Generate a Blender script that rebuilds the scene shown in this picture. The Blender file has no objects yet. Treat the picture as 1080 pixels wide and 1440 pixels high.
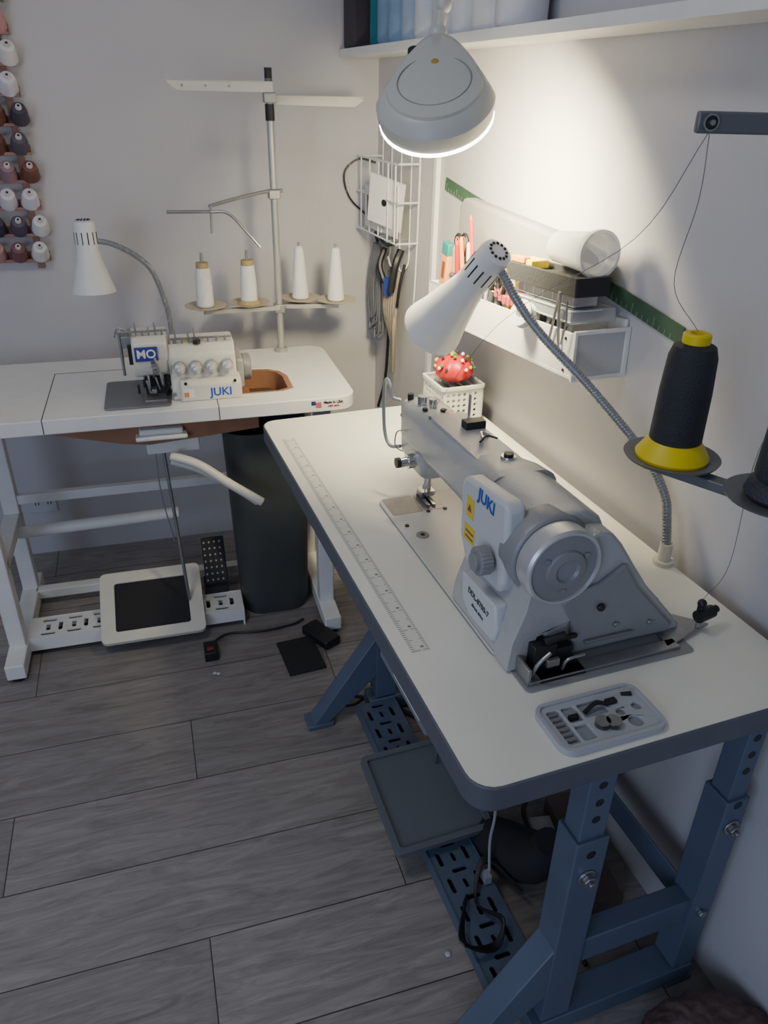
import bpy, bmesh, math, random
from mathutils import Vector, Matrix
from mathutils.geometry import tessellate_polygon
random.seed(4)
scn=bpy.context.scene
COL=bpy.context.collection
# ------------------------------------------------------------------ materials
MATS={}
def mat(name,c,rough=.5,metal=0.,var=.0,scale=20.,bump=0.,bscale=200.,emit=None,alpha=1.,trans=0.,coat=0.):
    if name in MATS: return MATS[name]
    m=bpy.data.materials.new(name);m.use_nodes=True;nt=m.node_tree;b=nt.nodes["Principled BSDF"]
    c=tuple(((x/255.)**2.2) for x in c)+(1,)
    b.inputs["Base Color"].default_value=c;b.inputs["Roughness"].default_value=rough;b.inputs["Metallic"].default_value=metal
    b.inputs["Alpha"].default_value=alpha;b.inputs["Transmission Weight"].default_value=trans;b.inputs["Coat Weight"].default_value=coat
    tc=nt.nodes.new("ShaderNodeTexCoord")
    if var>0:
        n=nt.nodes.new("ShaderNodeTexNoise");n.inputs["Scale"].default_value=scale;n.inputs["Detail"].default_value=5
        nt.links.new(tc.outputs["Object"],n.inputs["Vector"])
        r=nt.nodes.new("ShaderNodeMapRange");r.inputs[1].default_value=.3;r.inputs[2].default_value=.7;r.inputs[3].default_value=1-var;r.inputs[4].default_value=1+var
        nt.links.new(n.outputs["Fac"],r.inputs[0])
        h=nt.nodes.new("ShaderNodeHueSaturation");h.inputs["Color"].default_value=c
        nt.links.new(r.outputs[0],h.inputs["Value"]);nt.links.new(h.outputs[0],b.inputs["Base Color"])
    if bump>0:
        n=nt.nodes.new("ShaderNodeTexNoise");n.inputs["Scale"].default_value=bscale;n.inputs["Detail"].default_value=3
        nt.links.new(tc.outputs["Object"],n.inputs["Vector"])
        bp=nt.nodes.new("ShaderNodeBump");bp.inputs["Strength"].default_value=bump;bp.inputs["Distance"].default_value=.002
        nt.links.new(n.outputs["Fac"],bp.inputs["Height"]);nt.links.new(bp.outputs[0],b.inputs["Normal"])
    if emit:
        b.inputs["Emission Color"].default_value=tuple(emit[:3])+(1,);b.inputs["Emission Strength"].default_value=emit[3]
    MATS[name]=m;return m
# ------------------------------------------------------------------ frames
class Fr:
    def __init__(s,o,t): s.o=Vector((o[0],o[1],0));s.t=t;s.M=Matrix.Translation(s.o)@Matrix.Rotation(t,4,'Z')
T1=Fr((.292,.551),.0541);T2=Fr((.505,1.868),-.02);W=Fr((0,0),0)
RW=Fr((.757,2.55),.054);BW=Fr((.757,2.55),-.02)
class G:
    def __init__(s,name,fr,loc=(0,0,0),tilt=None):
        s.fr=fr;s.loc=Vector(loc);e=bpy.data.objects.new(name,None);e.empty_display_size=.05;COL.objects.link(e);s.e=e
        e.matrix_world=fr.M@Matrix.Translation(s.loc)@(tilt or Matrix.Identity(4))
    def part(s,name,m,bevel=0,seg=2,ang=35): return Part(s,name,m,bevel,seg,ang)
def rrect(x0,x1,y0,y1,r,n=5):
    if isinstance(r,(int,float)): r=(r,)*4
    out=[]
    for (cx,cy,a,rr) in ((x1-r[0],y1-r[0],0,r[0]),(x0+r[1],y1-r[1],90,r[1]),(x0+r[2],y0+r[2],180,r[2]),(x1-r[3],y0+r[3],270,r[3])):
        for i in range(n+1):
            t=math.radians(a+90*i/n);out.append((cx+rr*math.cos(t),cy+rr*math.sin(t)))
    return out
def circ(cx,cy,r,n=20,r2=None): return [(cx+r*math.cos(2*math.pi*i/n),cy+(r2 or r)*math.sin(2*math.pi*i/n)) for i in range(n)]
def cr(P,k=6):
    P=[Vector(p) for p in P]
    if len(P)<3: return P
    out=[];Q=[2*P[0]-P[1]]+P+[2*P[-1]-P[-2]]
    for i in range(1,len(Q)-2):
        a,b,c,d=Q[i-1:i+3]
        for j in range(k):
            t=j/k;out.append(.5*((2*b)+(c-a)*t+(2*a-5*b+4*c-d)*t*t+(3*b-a-3*c+d)*t**3))
    out.append(P[-1]);return out
class Part:
    def __init__(s,g,name,m,bevel,seg,ang):
        s.g=g;s.name=name;s.m=m;s.bv=bevel;s.seg=seg;s.ang=ang;s.bm=bmesh.new();s.T=Matrix.Identity(4)
    def _v(s,pts): return [s.bm.verts.new(s.T@Vector(p)) for p in pts]
    def _f(s,vs):
        try: s.bm.faces.new(vs)
        except ValueError: pass
    def box(s,x0,x1,y0,y1,z0,z1,M=None):
        T=s.T
        if M: s.T=T@M
        v=s._v([(x,y,z) for z in (z0,z1) for y in (y0,y1) for x in (x0,x1)])
        for f in ((0,2,3,1),(4,5,7,6),(0,1,5,4),(2,6,7,3),(0,4,6,2),(1,3,7,5)): s._f([v[i] for i in f])
        s.T=T;return s
    def plate(s,loops,a,b,axis='z'):
        def P(p,h): return {'z':(p[0],p[1],h),'y':(p[0],h,p[1]),'x':(h,p[0],p[1])}[axis]
        fl=[p for l in loops for p in l]
        tr=tessellate_polygon([[Vector((p[0],p[1],0)) for p in l] for l in loops])
        A=s._v([P(p,a) for p in fl]);B=s._v([P(p,b) for p in fl])
        for t in tr: s._f([A[i] for i in t]);s._f([B[i] for i in reversed(t)])
        k=0
        for l in loops:
            n=len(l)
            for i in range(n): s._f([A[k+i],A[k+(i+1)%n],B[k+(i+1)%n],B[k+i]])
            k+=n
        return s
    def loft(s,secs,cap=True):
        R=[s._v(c) for c in secs];n=len(R[0])
        for i in range(len(R)-1):
            for j in range(n): s._f([R[i][j],R[i][(j+1)%n],R[i+1][(j+1)%n],R[i+1][j]])
        if cap: s._f(list(reversed(R[0])));s._f(R[-1])
        return s
    def lathe(s,c,d,prof,n=28,cap=True):
        c=Vector(c);d=Vector(d).normalized();u=d.orthogonal().normalized();w=d.cross(u)
        secs=[]
        for r,h in prof:
            r=max(r,1e-5);secs.append([tuple(c+d*h+(u*math.cos(2*math.pi*i/n)+w*math.sin(2*math.pi*i/n))*r) for i in range(n)])
        return s.loft(secs,cap)
    def cyl(s,p0,p1,r,r1=None,n=20):
        p0=Vector(p0);p1=Vector(p1);return s.lathe(p0,p1-p0,[(r,0),(r1 if r1 is not None else r,(p1-p0).length)],n)
    def tube(s,P,r,n=8,k=6,smooth=True,closed=False):
        P=cr(P,k) if smooth else [Vector(p) for p in P]
        t=(P[1]-P[0]).normalized();u=t.orthogonal().normalized();secs=[]
        for i,p in enumerate(P):
            a=P[max(i-1,0)];b=P[min(i+1,len(P)-1)];tt=(b-a)
            if tt.length<1e-9: continue
            tt.normalize();u=(u-tt*u.dot(tt)).normalized();w=tt.cross(u)
            rr=r(i/(len(P)-1)) if callable(r) else r
            secs.append([tuple(p+(u*math.cos(2*math.pi*j/n)+w*math.sin(2*math.pi*j/n))*rr) for j in range(n)])
        return s.loft(secs)
    def ball(s,c,r,sz=1.,n=16):
        m=n//2;return s.lathe(Vector(c)-Vector((0,0,r*sz)),(0,0,1),[(r*math.sin(math.pi*i/m),r*sz*(1-math.cos(math.pi*i/m))) for i in range(m+1)],n)
    def done(s):
        bm=s.bm;bmesh.ops.remove_doubles(bm,verts=bm.verts,dist=1e-6);bmesh.ops.recalc_face_normals(bm,faces=bm.faces)
        me=bpy.data.meshes.new(s.name)
        bm.transform(Matrix.Translation(-s.g.loc)) if s.g else None
        bm.to_mesh(me);bm.free()
        me.polygons.foreach_set("use_smooth",[True]*len(me.polygons));me.set_sharp_from_angle(angle=math.radians(s.ang))
        me.materials.append(s.m);o=bpy.data.objects.new(s.name,me);COL.objects.link(o)
        if s.g: o.parent=s.g.e
        if s.bv:
            b=o.modifiers.new("bevel",'BEVEL');b.width=s.bv;b.segments=s.seg;b.limit_method='ANGLE';b.angle_limit=math.radians(30);b.harden_normals=False
        return o
def text(g,name,body,size,m,mx,ext=.0004):
    c=bpy.data.curves.new(name,'FONT');c.body=body;c.size=size;c.extrude=ext;c.align_x='CENTER';c.align_y='CENTER';c.offset=size*.02
    o=bpy.data.objects.new(name+"_c",c);COL.objects.link(o);bpy.context.view_layer.update()
    me=bpy.data.meshes.new_from_object(o.evaluated_get(bpy.context.evaluated_depsgraph_get()))
    bpy.data.objects.remove(o);me.materials.clear();me.materials.append(m)
    q=bpy.data.objects.new(name,me);COL.objects.link(q);q.parent=g.e;q.matrix_local=Matrix.Translation(-g.loc)@mx
def axes(o,x,y):
    x=Vector(x).normalized();y=Vector(y);z=x.cross(y).normalized();y=z.cross(x)
    M=Matrix((x,y,z)).transposed().to_4x4();M.translation=Vector(o);return M
# palette
white=mat("white_paint",(226,225,222),.4,var=.03)
cream=mat("cream_enamel",(214,211,198),.35,var=.03,bump=.1)
lam=mat("white_laminate",(224,223,212),.38,var=.03,scale=8,bump=.05,bscale=400)
edge=mat("grey_edge_band",(86,89,97),.5,var=.05)
slate=mat("slate_blue_steel",(86,98,118),.45,.05,var=.06,scale=12,bump=.1)
cast=mat("grey_cast_enamel",(176,177,177),.35,.2,var=.04,bump=.35,bscale=350)
castd=mat("dark_grey_cover",(138,139,141),.42,.1,var=.04,bump=.2,bscale=350)
panelm=mat("pale_grey_plastic",(192,194,198),.4)
chrome=mat("chrome",(205,205,205),.22,1.)
steel=mat("brushed_steel",(160,160,160),.38,.85,var=.08,scale=40)
black=mat("black_plastic",(34,34,37),.45)
rubber=mat("black_rubber",(40,40,43),.85,bump=.5)
yellow=mat("yellow_plastic",(222,196,20),.45)
blue=mat("blue_ink",(40,80,175),.5)
wood=mat("raw_wood",(150,108,82),.65,var=.15,scale=14)
red=mat("red_plastic",(180,30,30),.4)
thread_w=mat("white_thread",(232,232,232),.8,bump=.8,bscale=600)
thread_k=mat("black_thread",(42,45,50),.65,bump=1.,bscale=500)
clear=mat("clear_plastic",(225,228,230),.12,alpha=.35)
# ------------------------------------------------------------------ room
def wallmat(name,c):
    return mat(name,c,.75,var=.025,scale=3,bump=.15,bscale=120)
wm=wallmat("painted_wall",(193,191,193))
def shell(name,fr,x0,x1,y0,y1,z0,z1,m):
    p=Part(None,name,m,0,1,30);p.box(x0,x1,y0,y1,z0,z1);o=p.done();o.matrix_world=fr.M;return o
shell("wall_right",RW,0,.12,-4.0,.0,0,2.5,wm)
shell("wall_back",BW,-2.6,.16,0,.12,0,2.5,wm)
fm=bpy.data.materials.new("grey_plank_floor");fm.use_nodes=True;nt=fm.node_tree;N=nt.nodes;L=nt.links;B=N["Principled BSDF"]
def mth(op,a,b=None,c=None):
    n=N.new("ShaderNodeMath");n.operation=op
    for i,v in enumerate((a,b,c)):
        if v is None: continue
        if isinstance(v,(int,float)): n.inputs[i].default_value=v
        else: L.new(v,n.inputs[i])
    return n.outputs[0]
tc=N.new("ShaderNodeTexCoord");sp=N.new("ShaderNodeSeparateXYZ");L.new(tc.outputs["Object"],sp.inputs[0])
X,Y=sp.outputs[0],sp.outputs[1]
yy=mth('DIVIDE',mth('SUBTRACT',Y,.965),.2055);row=mth('FLOOR',yy);fy=mth('FRACT',yy)
xx=mth('DIVIDE',mth('SUBTRACT',mth('ADD',X,.031),mth('MULTIPLY',mth('SUBTRACT',row,2.),.41)),1.22);idx=mth('FLOOR',xx);fx=mth('FRACT',xx)
gy=mth('MULTIPLY',mth('MINIMUM',fy,mth('SUBTRACT',1.,fy)),.2055);gx=mth('MULTIPLY',mth('MINIMUM',fx,mth('SUBTRACT',1.,fx)),1.22)
g=mth('MINIMUM',gx,gy);groove=mth('LESS_THAN',g,.0012)
cid=N.new("ShaderNodeCombineXYZ");L.new(row,cid.inputs[0]);L.new(idx,cid.inputs[1])
wn=N.new("ShaderNodeTexWhiteNoise");wn.noise_dimensions='3D';L.new(cid.outputs[0],wn.inputs["Vector"])
cv=N.new("ShaderNodeCombineXYZ");L.new(mth('MULTIPLY',X,3.2),cv.inputs[0]);L.new(mth('MULTIPLY',Y,24.),cv.inputs[1]);L.new(mth('MULTIPLY',wn.outputs["Value"],40.),cv.inputs[2])
n1=N.new("ShaderNodeTexNoise");n1.inputs["Scale"].default_value=1.6;n1.inputs["Detail"].default_value=12;n1.inputs["Roughness"].default_value=.72;n1.inputs["Distortion"].default_value=1.4;L.new(cv.outputs[0],n1.inputs["Vector"])
rp=N.new("ShaderNodeValToRGB");L.new(n1.outputs["Fac"],rp.inputs[0])
e=rp.color_ramp.elements;e[0].position=.25;e[0].color=(.150,.132,.126,1);e[1].position=.78;e[1].color=(.40,.37,.355,1)
hs=N.new("ShaderNodeHueSaturation");L.new(rp.outputs[0],hs.inputs["Color"]);L.new(mth('MULTIPLY_ADD',wn.outputs["Value"],.36,.82),hs.inputs["Value"])
mx=N.new("ShaderNodeMix");mx.data_type='RGBA';L.new(groove,mx.inputs[0]);L.new(hs.outputs[0],mx.inputs[6]);mx.inputs[7].default_value=(.035,.032,.03,1)
L.new(mx.outputs[2],B.inputs["Base Color"]);B.inputs["Roughness"].default_value=.42
bp=N.new("ShaderNodeBump");bp.inputs["Strength"].default_value=.15;bp.inputs["Distance"].default_value=.002
L.new(mth('SUBTRACT',n1.outputs["Fac"],groove),bp.inputs["Height"]);L.new(bp.outputs[0],B.inputs["Normal"])
shell("floor",W,-2.2,1.1,-1.6,2.7,-.05,0,fm)

# ------------------------------------------------------------------ sewing table (near)
TZ=.76
g=G("sewing_table",T1)
g.part("tabletop_core",edge,.004).plate([rrect(0,.545,0,1.2,.035)],.72,.7588).done()
g.part("laminate_top",lam).plate([rrect(.003,.542,.003,1.197,.033)],.7586,TZ).done()
p=g.part("steel_frame",slate,.003)
FX=.212
for ly in (.075,.93):
    for lx,w_ in ((FX,.045),(.490,.034)):
        p.box(lx,lx+w_,ly-.02,ly+.02,.24,.715)        # inner post
        p.box(lx-.006,lx+w_+.006,ly-.026,ly+.026,.06,.52 if lx<.3 else .50)    # outer sleeve
    p.box(.26,.490,ly-.018,ly+.018,.19,.25)            # cross tie
    p.box(.14,.53,ly-.03,ly+.03,.695,.72)              # top plate
    p.box(.19,.53,ly-.028,ly+.028,.012,.055)            # foot bar
    p.plate([[(.035,.012),(.075,.012),(.245,.17),(.245,.26),(.205,.26)]],ly-.024,ly+.024,'y')   # diagonal foot
    p.box(.02,.09,ly-.028,ly+.028,.0,.014);p.box(.48,.54,ly-.028,ly+.028,.0,.014)
p.box(.03,.055,.10,1.12,.69,.72);p.box(.49,.51,.10,1.12,.66,.72)
p.box(.495,.50,.075,.93,.19,.25)
p.done()
# slotted foot beam
slots=[rrect(.153,.255,.11,.905,.004)]
yy0=.135
while yy0<.87:
    slots.append(rrect(.168,.178,yy0,yy0+.035,.004,2));slots.append(rrect(.228,.238,yy0,yy0+.035,.004,2))
    slots.append(rrect(.187,.220,yy0+.042,yy0+.052,.004,2));slots.append(rrect(.199,.208,yy0+.004,yy0+.026,.004,2));yy0+=.064
p=g.part("slotted_foot_beam",slate);p.plate(slots,.045,.05);p.box(.151,.154,.11,.905,.02,.052);p.box(.254,.257,.11,.905,.02,.052);p.done()
g.part("beam_inner_channel",black).box(.158,.25,.12,.9,.018,.021).done()
p=g.part("bolts",steel,.001)
for ly in (.075,.93):
    for lx in (FX+.0225,.507):
        p.cyl((lx,ly-.026,.44),(lx,ly-.029,.44),.015);p.cyl((lx,ly-.029,.44),(lx,ly-.038,.44),.010,n=6);p.cyl((lx,ly-.038,.44),(lx,ly-.044,.44),.005)
    p.cyl((.505,ly-.026,.22),(.505,ly-.034,.22),.008,n=6)
p.done()
p=g.part("adjuster_holes",black)
for ly in (.075,.93):
    for lx in (FX+.0225,.507):
        for z in (.56,.595,.63) : p.cyl((lx,ly-.0195,z),(lx,ly-.0205,z),.007)
        for z in (.49,): p.cyl((lx,ly-.0255,z),(lx,ly-.0265,z),.008)
p.done()
# ruler decal
g=G("adhesive_ruler",T1)
rm=mat("ruler_film",(212,212,202),.35);g.part("film",rm).box(.024,.053,.26,1.075,TZ+.0001,TZ+.0007).done()
p=g.part("tick_marks",mat("ruler_ink",(120,121,118),.6))
for i in range(163):
    yq=.262+i*.005;w=.014 if i%10==0 else (.010 if i%5==0 else .006)
    p.box(.0245,.0245+w,yq,yq+.0012,TZ+.0007,TZ+.0009);p.box(.0525-w*.7,.0525,yq,yq+.0012,TZ+.0007,TZ+.0009)
for i in range(16): p.box(.041,.046,.268+i*.05,.272+i*.05,TZ+.0007,TZ+.0009)
p.done()
# ------------------------------------------------------------------ sewing machine
def rsec(x0,x1,z0,z1,y,r): return [(a,y,b) for a,b in rrect(x0,x1,z0+TZ,z1+TZ,r,4)]
g=G("sewing_machine",T1)
g.part("bed_gap",castd).plate([rrect(.1312,.3128,.2,.7228,.027)],TZ+.0001,TZ+.0012).done()
g.part("bed_plate",mat("bed_enamel",(204,204,198),.35,.1,bump=.2,bscale=350),.001).plate([rrect(.133,.311,.2,.721,.026)],TZ+.0002,TZ+.004).done()
p=g.part("slide_plates",steel);p.plate([rrect(.205,.247,.645,.714,.004)],TZ+.004,TZ+.0048);p.plate([rrect(.14,.203,.645,.714,.004)],TZ+.004,TZ+.0045);p.cyl((.165,.56,TZ+.004),(.165,.56,TZ+.006),.012);p.done()
p=g.part("bed_screws",black)
for a,b in ((.165,.56),(.21,.64),(.245,.64),(.15,.60),(.225,.70)): p.cyl((a,b,TZ+.0045),(a,b,TZ+.0068),.004)
for i in range(4): p.box(.218+i*.005,.221+i*.005,.668,.70,TZ+.0048,TZ+.006)
p.done()
def PZ(l): return [(a,b+TZ) for a,b in l]
pil=[(.132,.003),(.135,.04),(.150,.085),(.160,.13),(.160,.185),(.170,.210),(.195,.224),(.25,.224),(.275,.208),(.290,.18),(.30,.14),(.312,.06),(.315,.003)]
g.part("pillar",cast,.008,3).plate([PZ(pil)],.210,.365,'y').done()
g.part("arm",cast,.0,ang=50).loft([rsec(.165,.285,.09,.224,.34,.03),rsec(.168,.282,.10,.223,.37,.03),rsec(.175,.275,.113,.216,.41,.028),rsec(.178,.272,.118,.210,.46,.026),rsec(.180,.268,.120,.208,.60,.024),rsec(.182,.263,.112,.206,.72,.024),rsec(.187,.258,.115,.202,.738,.02)]).done()
g.part("arm_top_lid",cast,.003).plate([rrect(.192,.262,.38,.62,.015)],TZ+.204,TZ+.2125).done()
g.part("head",cast,0,ang=50).loft([[(a,b,h+TZ) for a,b in rrect(*q,.014,4)] for h,q in ((.066,(.205,.250,.655,.715)),(.074,(.197,.254,.645,.728)),(.105,(.186,.259,.632,.742)),(.19,(.184,.262,.625,.745)),(.200,(.19,.256,.632,.74)))]).done()
g.part("face_plate",steel,.001).plate([[(a,b+TZ) for a,b in rrect(.194,.252,.085,.19,.008)]],.744,.749,'y').done()
p=g.part("needle_bars",chrome)
p.cyl((.222,.688,TZ+.03),(.222,.688,TZ+.075),.0035);p.cyl((.236,.700,TZ+.016),(.236,.700,TZ+.075),.004);p.cyl((.222,.688,TZ+.004),(.222,.688,TZ+.03),.0012)
p.cyl((.222,.688,TZ+.03),(.222,.688,TZ+.04),.006);p.box(.215,.243,.685,.712,TZ+.012,TZ+.022);p.box(.214,.220,.655,.712,TZ+.006,TZ+.010);p.box(.226,.232,.655,.712,TZ+.006,TZ+.010);p.box(.214,.232,.69,.712,TZ+.006,TZ+.014)
p.done()
p=g.part("tension_unit",chrome)
p.cyl((.186,.665,TZ+.105),(.172,.665,TZ+.105),.014);p.cyl((.172,.665,TZ+.105),(.158,.665,TZ+.105),.009,.007);p.cyl((.186,.70,TZ+.085),(.172,.70,TZ+.085),.008);p.cyl((.186,.70,TZ+.085),(.166,.70,TZ+.085),.004)
p.tube([(.184,.705,TZ+.15),(.170,.715,TZ+.145),(.165,.71,TZ+.12),(.176,.70,TZ+.11)],.0014)
p.cyl((.222,.67,TZ+.205),(.222,.67,TZ+.222),.008);p.cyl((.235,.62,TZ+.205),(.235,.62,TZ+.213),.010)
p.done()
p=g.part("tension_knobs",black);p.cyl((.158,.665,TZ+.105),(.150,.665,TZ+.105),.010);p.cyl((.20,.725,TZ+.203),(.20,.725,TZ+.215),.006);p.ball((.19,.735,TZ+.17),.006);p.done()
p=g.part("take_up_guard",mat("guard_grey",(158,162,164),.35,.4))
p.tube([(.186,.735,TZ+.105),(.172,.755,TZ+.10),(.168,.775,TZ+.12),(.168,.785,TZ+.17),(.168,.782,TZ+.215),(.168,.770,TZ+.232),(.168,.752,TZ+.225),(.170,.745,TZ+.205),(.184,.735,TZ+.20)],.0036,10);p.done()
# operator-side panel
g.part("front_panel",panelm,.008,3).plate([[(a,b+TZ) for a,b in ((.366,.125),(.370,.205),(.362,.222),(.245,.236),(.232,.230),(.228,.19),(.224,.12),(.232,.098),(.345,.092))]],.140,.17,'x').done()
g.part("lower_panel",panelm,.004,3).plate([[(a,b+TZ) for a,b in ((.322,.035),(.330,.078),(.222,.085),(.212,.05),(.218,.025),(.30,.02))]],.130,.15,'x').done()
MX=axes((.1394,.290,TZ+.214),(0,-1,-.06),(0,0,1));text(g,"logo_lettering","JUKI",.027,blue,MX)
dk=mat("dark_ink",(70,70,76),.5)
MX=axes((.1296,.27,TZ+.060),(0,-1,-.06),(0,0,1));text(g,"model_lettering","DDL-8700-7",.013,dk,MX)
MX=axes((.1296,.27,TZ+.043),(0,-1,-.06),(0,0,1));text(g,"model_subtext","direct drive",.008,dk,MX)
p=g.part("warning_sticker",mat("sticker_yellow",(215,190,60),.5));p.box(.1392,.1399,.325,.348,TZ+.165,TZ+.198);p.box(.1392,.1399,.317,.350,TZ+.125,TZ+.152);p.done()
p=g.part("sticker_text",mat("sticker_orange_ink",(120,80,50),.5));p.plate([[(.331,TZ+.175),(.344,TZ+.175),(.3375,TZ+.187)]],.1388,.1393,'x');p.box(.1388,.1393,.32,.345,TZ+.131,TZ+.134);p.box(.1388,.1393,.32,.345,TZ+.14,TZ+.143);p.done()
p=g.part("stitch_length_dial",castd,.0008)
p.plate([[(.262+ (.0215 if i%2 else .0195)*math.cos(2*math.pi*i/48),TZ+.138+(.0215 if i%2 else .0195)*math.sin(2*math.pi*i/48)) for i in range(48)]],.116,.134,'x');p.cyl((.139,.262,TZ+.138),(.110,.262,TZ+.138),.013);p.done()
# motor + wheel
WZ=TZ+.165
p=g.part("motor_housing",castd,.003);p.lathe((.199,.255,WZ),(0,-1,0),[(.050,0),(.060,.01),(.062,.045),(.059,.052)],40);p.done()
p=g.part("handwheel_rim",mat("satin_rim",(204,205,206),.35,.6),0,ang=30);p.lathe((.199,.203,WZ),(0,-1,0),[(.050,0),(.056,.002),(.057,.008),(.057,.030),(.054,.034),(.051,.034),(.049,.030),(.049,.022)],48);p.done()
p=g.part("handwheel_face",castd,0,ang=25);p.lathe((.199,.18,WZ),(0,-1,0),[(.0495,0),(.0495,.008),(.030,.011),(.028,.015),(.018,.017),(.015,.013),(.004,.013)],40)
for a in (30,150,270): p.cyl((.199+.034*math.cos(math.radians(a)),.172,WZ+.034*math.sin(math.radians(a))),(.199+.034*math.cos(math.radians(a)),.167,WZ+.034*math.sin(math.radians(a))),.004)
p.done()
# belt cover flaring to the wall side
g.part("belt_cover",cast,.006,3).plate([PZ([(.19,.004),(.428,.004),(.428,.014),(.400,.045),(.352,.098),(.318,.145),(.295,.178),(.275,.200),(.25,.205),(.19,.15)])],.180,.25,'y').done()
g.part("end_casting",cast,.006,3).plate([PZ([(.132,.004),(.136,.05),(.152,.10),(.158,.15),(.20,.14),(.24,.11),(.27,.08),(.205,.065),(.175,.055),(.16,.004)])],.176,.215,'y').done()
g.part("end_panel",castd,.003).plate([PZ([(.205,.105),(.225,.07),(.235,.015),(.40,.012),(.405,.024),(.33,.105),(.30,.15),(.262,.125),(.225,.118)])],.172,.181,'y').done()
p=g.part("lower_mechanism",black,.002);p.box(.162,.198,.158,.18,TZ+.006,TZ+.05);p.box(.198,.228,.163,.18,TZ+.014,TZ+.036);p.cyl((.18,.165,TZ+.052),(.21,.16,TZ+.062),.006);p.box(.165,.24,.140,.18,TZ+.0,TZ+.008);p.cyl((.268,.172,TZ+.088),(.268,.166,TZ+.088),.006);p.box(.205,.235,.166,.172,TZ+.045,TZ+.052);p.done()
p=g.part("base_strip",steel,.001);p.box(.15,.40,.140,.160,TZ+.001,TZ+.008);p.plate([[(.38,.145),(.478,.172),(.41,.24),(.395,.2)]],TZ+.004,TZ+.008);p.box(.145,.150,.140,.19,TZ+.001,TZ+.03);p.tube([(.155,.15,TZ+.01),(.158,.14,TZ+.04),(.175,.14,TZ+.055)],.003);p.tube([(.205,.15,TZ+.01),(.208,.145,TZ+.03),(.235,.145,TZ+.033)],.0025);p.box(.18,.20,.15,.157,TZ+.018,TZ+.030)
p.cyl((.455,.17,TZ+.008),(.455,.17,TZ+.03),.004);p.cyl((.405,.21,TZ+.01),(.398,.205,TZ+.05),.0025)
p.box(.25,.33,.166,.172,TZ+.03,TZ+.034);p.cyl((.30,.172,TZ+.05),(.30,.168,TZ+.05),.004);p.cyl((.36,.172,TZ+.04),(.36,.168,TZ+.04),.004);p.done()
g.part("oil_pan_lip",castd,.002).plate([rrect(.14,.42,.130,.24,.008)],TZ+.0003,TZ+.0025).done()
p=g.part("bobbin_winder",black);p.cyl((.445,.165,TZ+.032),(.475,.17,TZ+.033),.010);p.cyl((.475,.17,TZ+.033),(.485,.172,TZ+.034),.006);p.cyl((.452,.17,TZ+.03),(.452,.17,TZ+.052),.0055);p.ball((.452,.17,TZ+.052),.007);p.done()
p=g.part("arm_top_fittings",chrome);p.cyl((.235,.405,TZ+.212),(.235,.405,TZ+.222),.014,.012);p.tube([(.22,.47,TZ+.212),(.225,.475,TZ+.222),(.235,.50,TZ+.222),(.25,.50,TZ+.215)],.003)
p.cyl((.25,.58,TZ+.20),(.25,.58,TZ+.26),.002);p.cyl((.262,.60,TZ+.20),(.262,.60,TZ+.25),.002);p.cyl((.20,.62,TZ+.205),(.20,.62,TZ+.212),.008);p.cyl((.21,.69,TZ+.205),(.21,.69,TZ+.222),.010);p.done()
p=g.part("arm_top_clip",black,.002);p.box(.225,.262,.535,.556,TZ+.212,TZ+.226);p.cyl((.235,.405,TZ+.222),(.235,.405,TZ+.226),.008);p.tube([(.215,.465,TZ+.222),(.235,.48,TZ+.224),(.25,.47,TZ+.222)],.002);p.cyl((.20,.655,TZ+.207),(.20,.655,TZ+.212),.005);p.cyl((.23,.64,TZ+.207),(.23,.64,TZ+.212),.006);p.done()
p=g.part("spool_pin",mat("pin_plastic",(160,162,160),.5));p.cyl((.375,.32,TZ+.0),(.375,.32,TZ+.07),.006);p.cyl((.375,.32,TZ+.07),(.375,.32,TZ+.085),.008,.005);p.cyl((.39,.30,TZ+.0),(.39,.30,TZ+.03),.008);p.done()
# accessory tray
g=G("accessory_tray",T1);traym=mat("tray_grey",(164,168,174),.4)
pk=[rrect(.14,.158,.026,.085,.003,2),rrect(.162,.182,.058,.085,.003,2),rrect(.162,.182,.026,.052,.003,2),rrect(.186,.222,.060,.085,.003,2),circ(.245,.035,.010,12),circ(.262,.058,.007,12),circ(.235,.055,.006,12)]
g.part("tray",traym,.0008).plate([rrect(.128,.280,.014,.097,.016)]+pk,TZ+.002,TZ+.007).done()
g.part("tray_rim",traym,.001).plate([rrect(.126,.282,.012,.099,.018),rrect(.131,.277,.017,.094,.014)],TZ+.0002,TZ+.010).done()
g.part("tray_floor",mat("tray_dark",(134,138,146),.6)).plate([rrect(.13,.278,.016,.095,.015)],TZ+.0002,TZ+.0024).done()
p=g.part("bobbins",steel)
for a,b in ((.198,.042),(.212,.038)): p.lathe((a,b,TZ+.007),(0,0,1),[(.010,0),(.010,.001),(.004,.0015),(.004,.007),(.010,.0075),(.010,.009)],20)
for i in range(6): p.box(.143,.155,.032+i*.009,.034+i*.009,TZ+.0024,TZ+.006)
p.done()
p=g.part("small_feet",black);p.tube([(.19,.07,TZ+.006),(.21,.075,TZ+.012),(.225,.07,TZ+.01)],.003);p.box(.165,.178,.064,.07,TZ+.003,TZ+.009);p.box(.225,.24,.07,.078,TZ+.007,TZ+.012);p.cyl((.255,.083,TZ+.007),(.268,.078,TZ+.009),.003);p.done()
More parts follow.
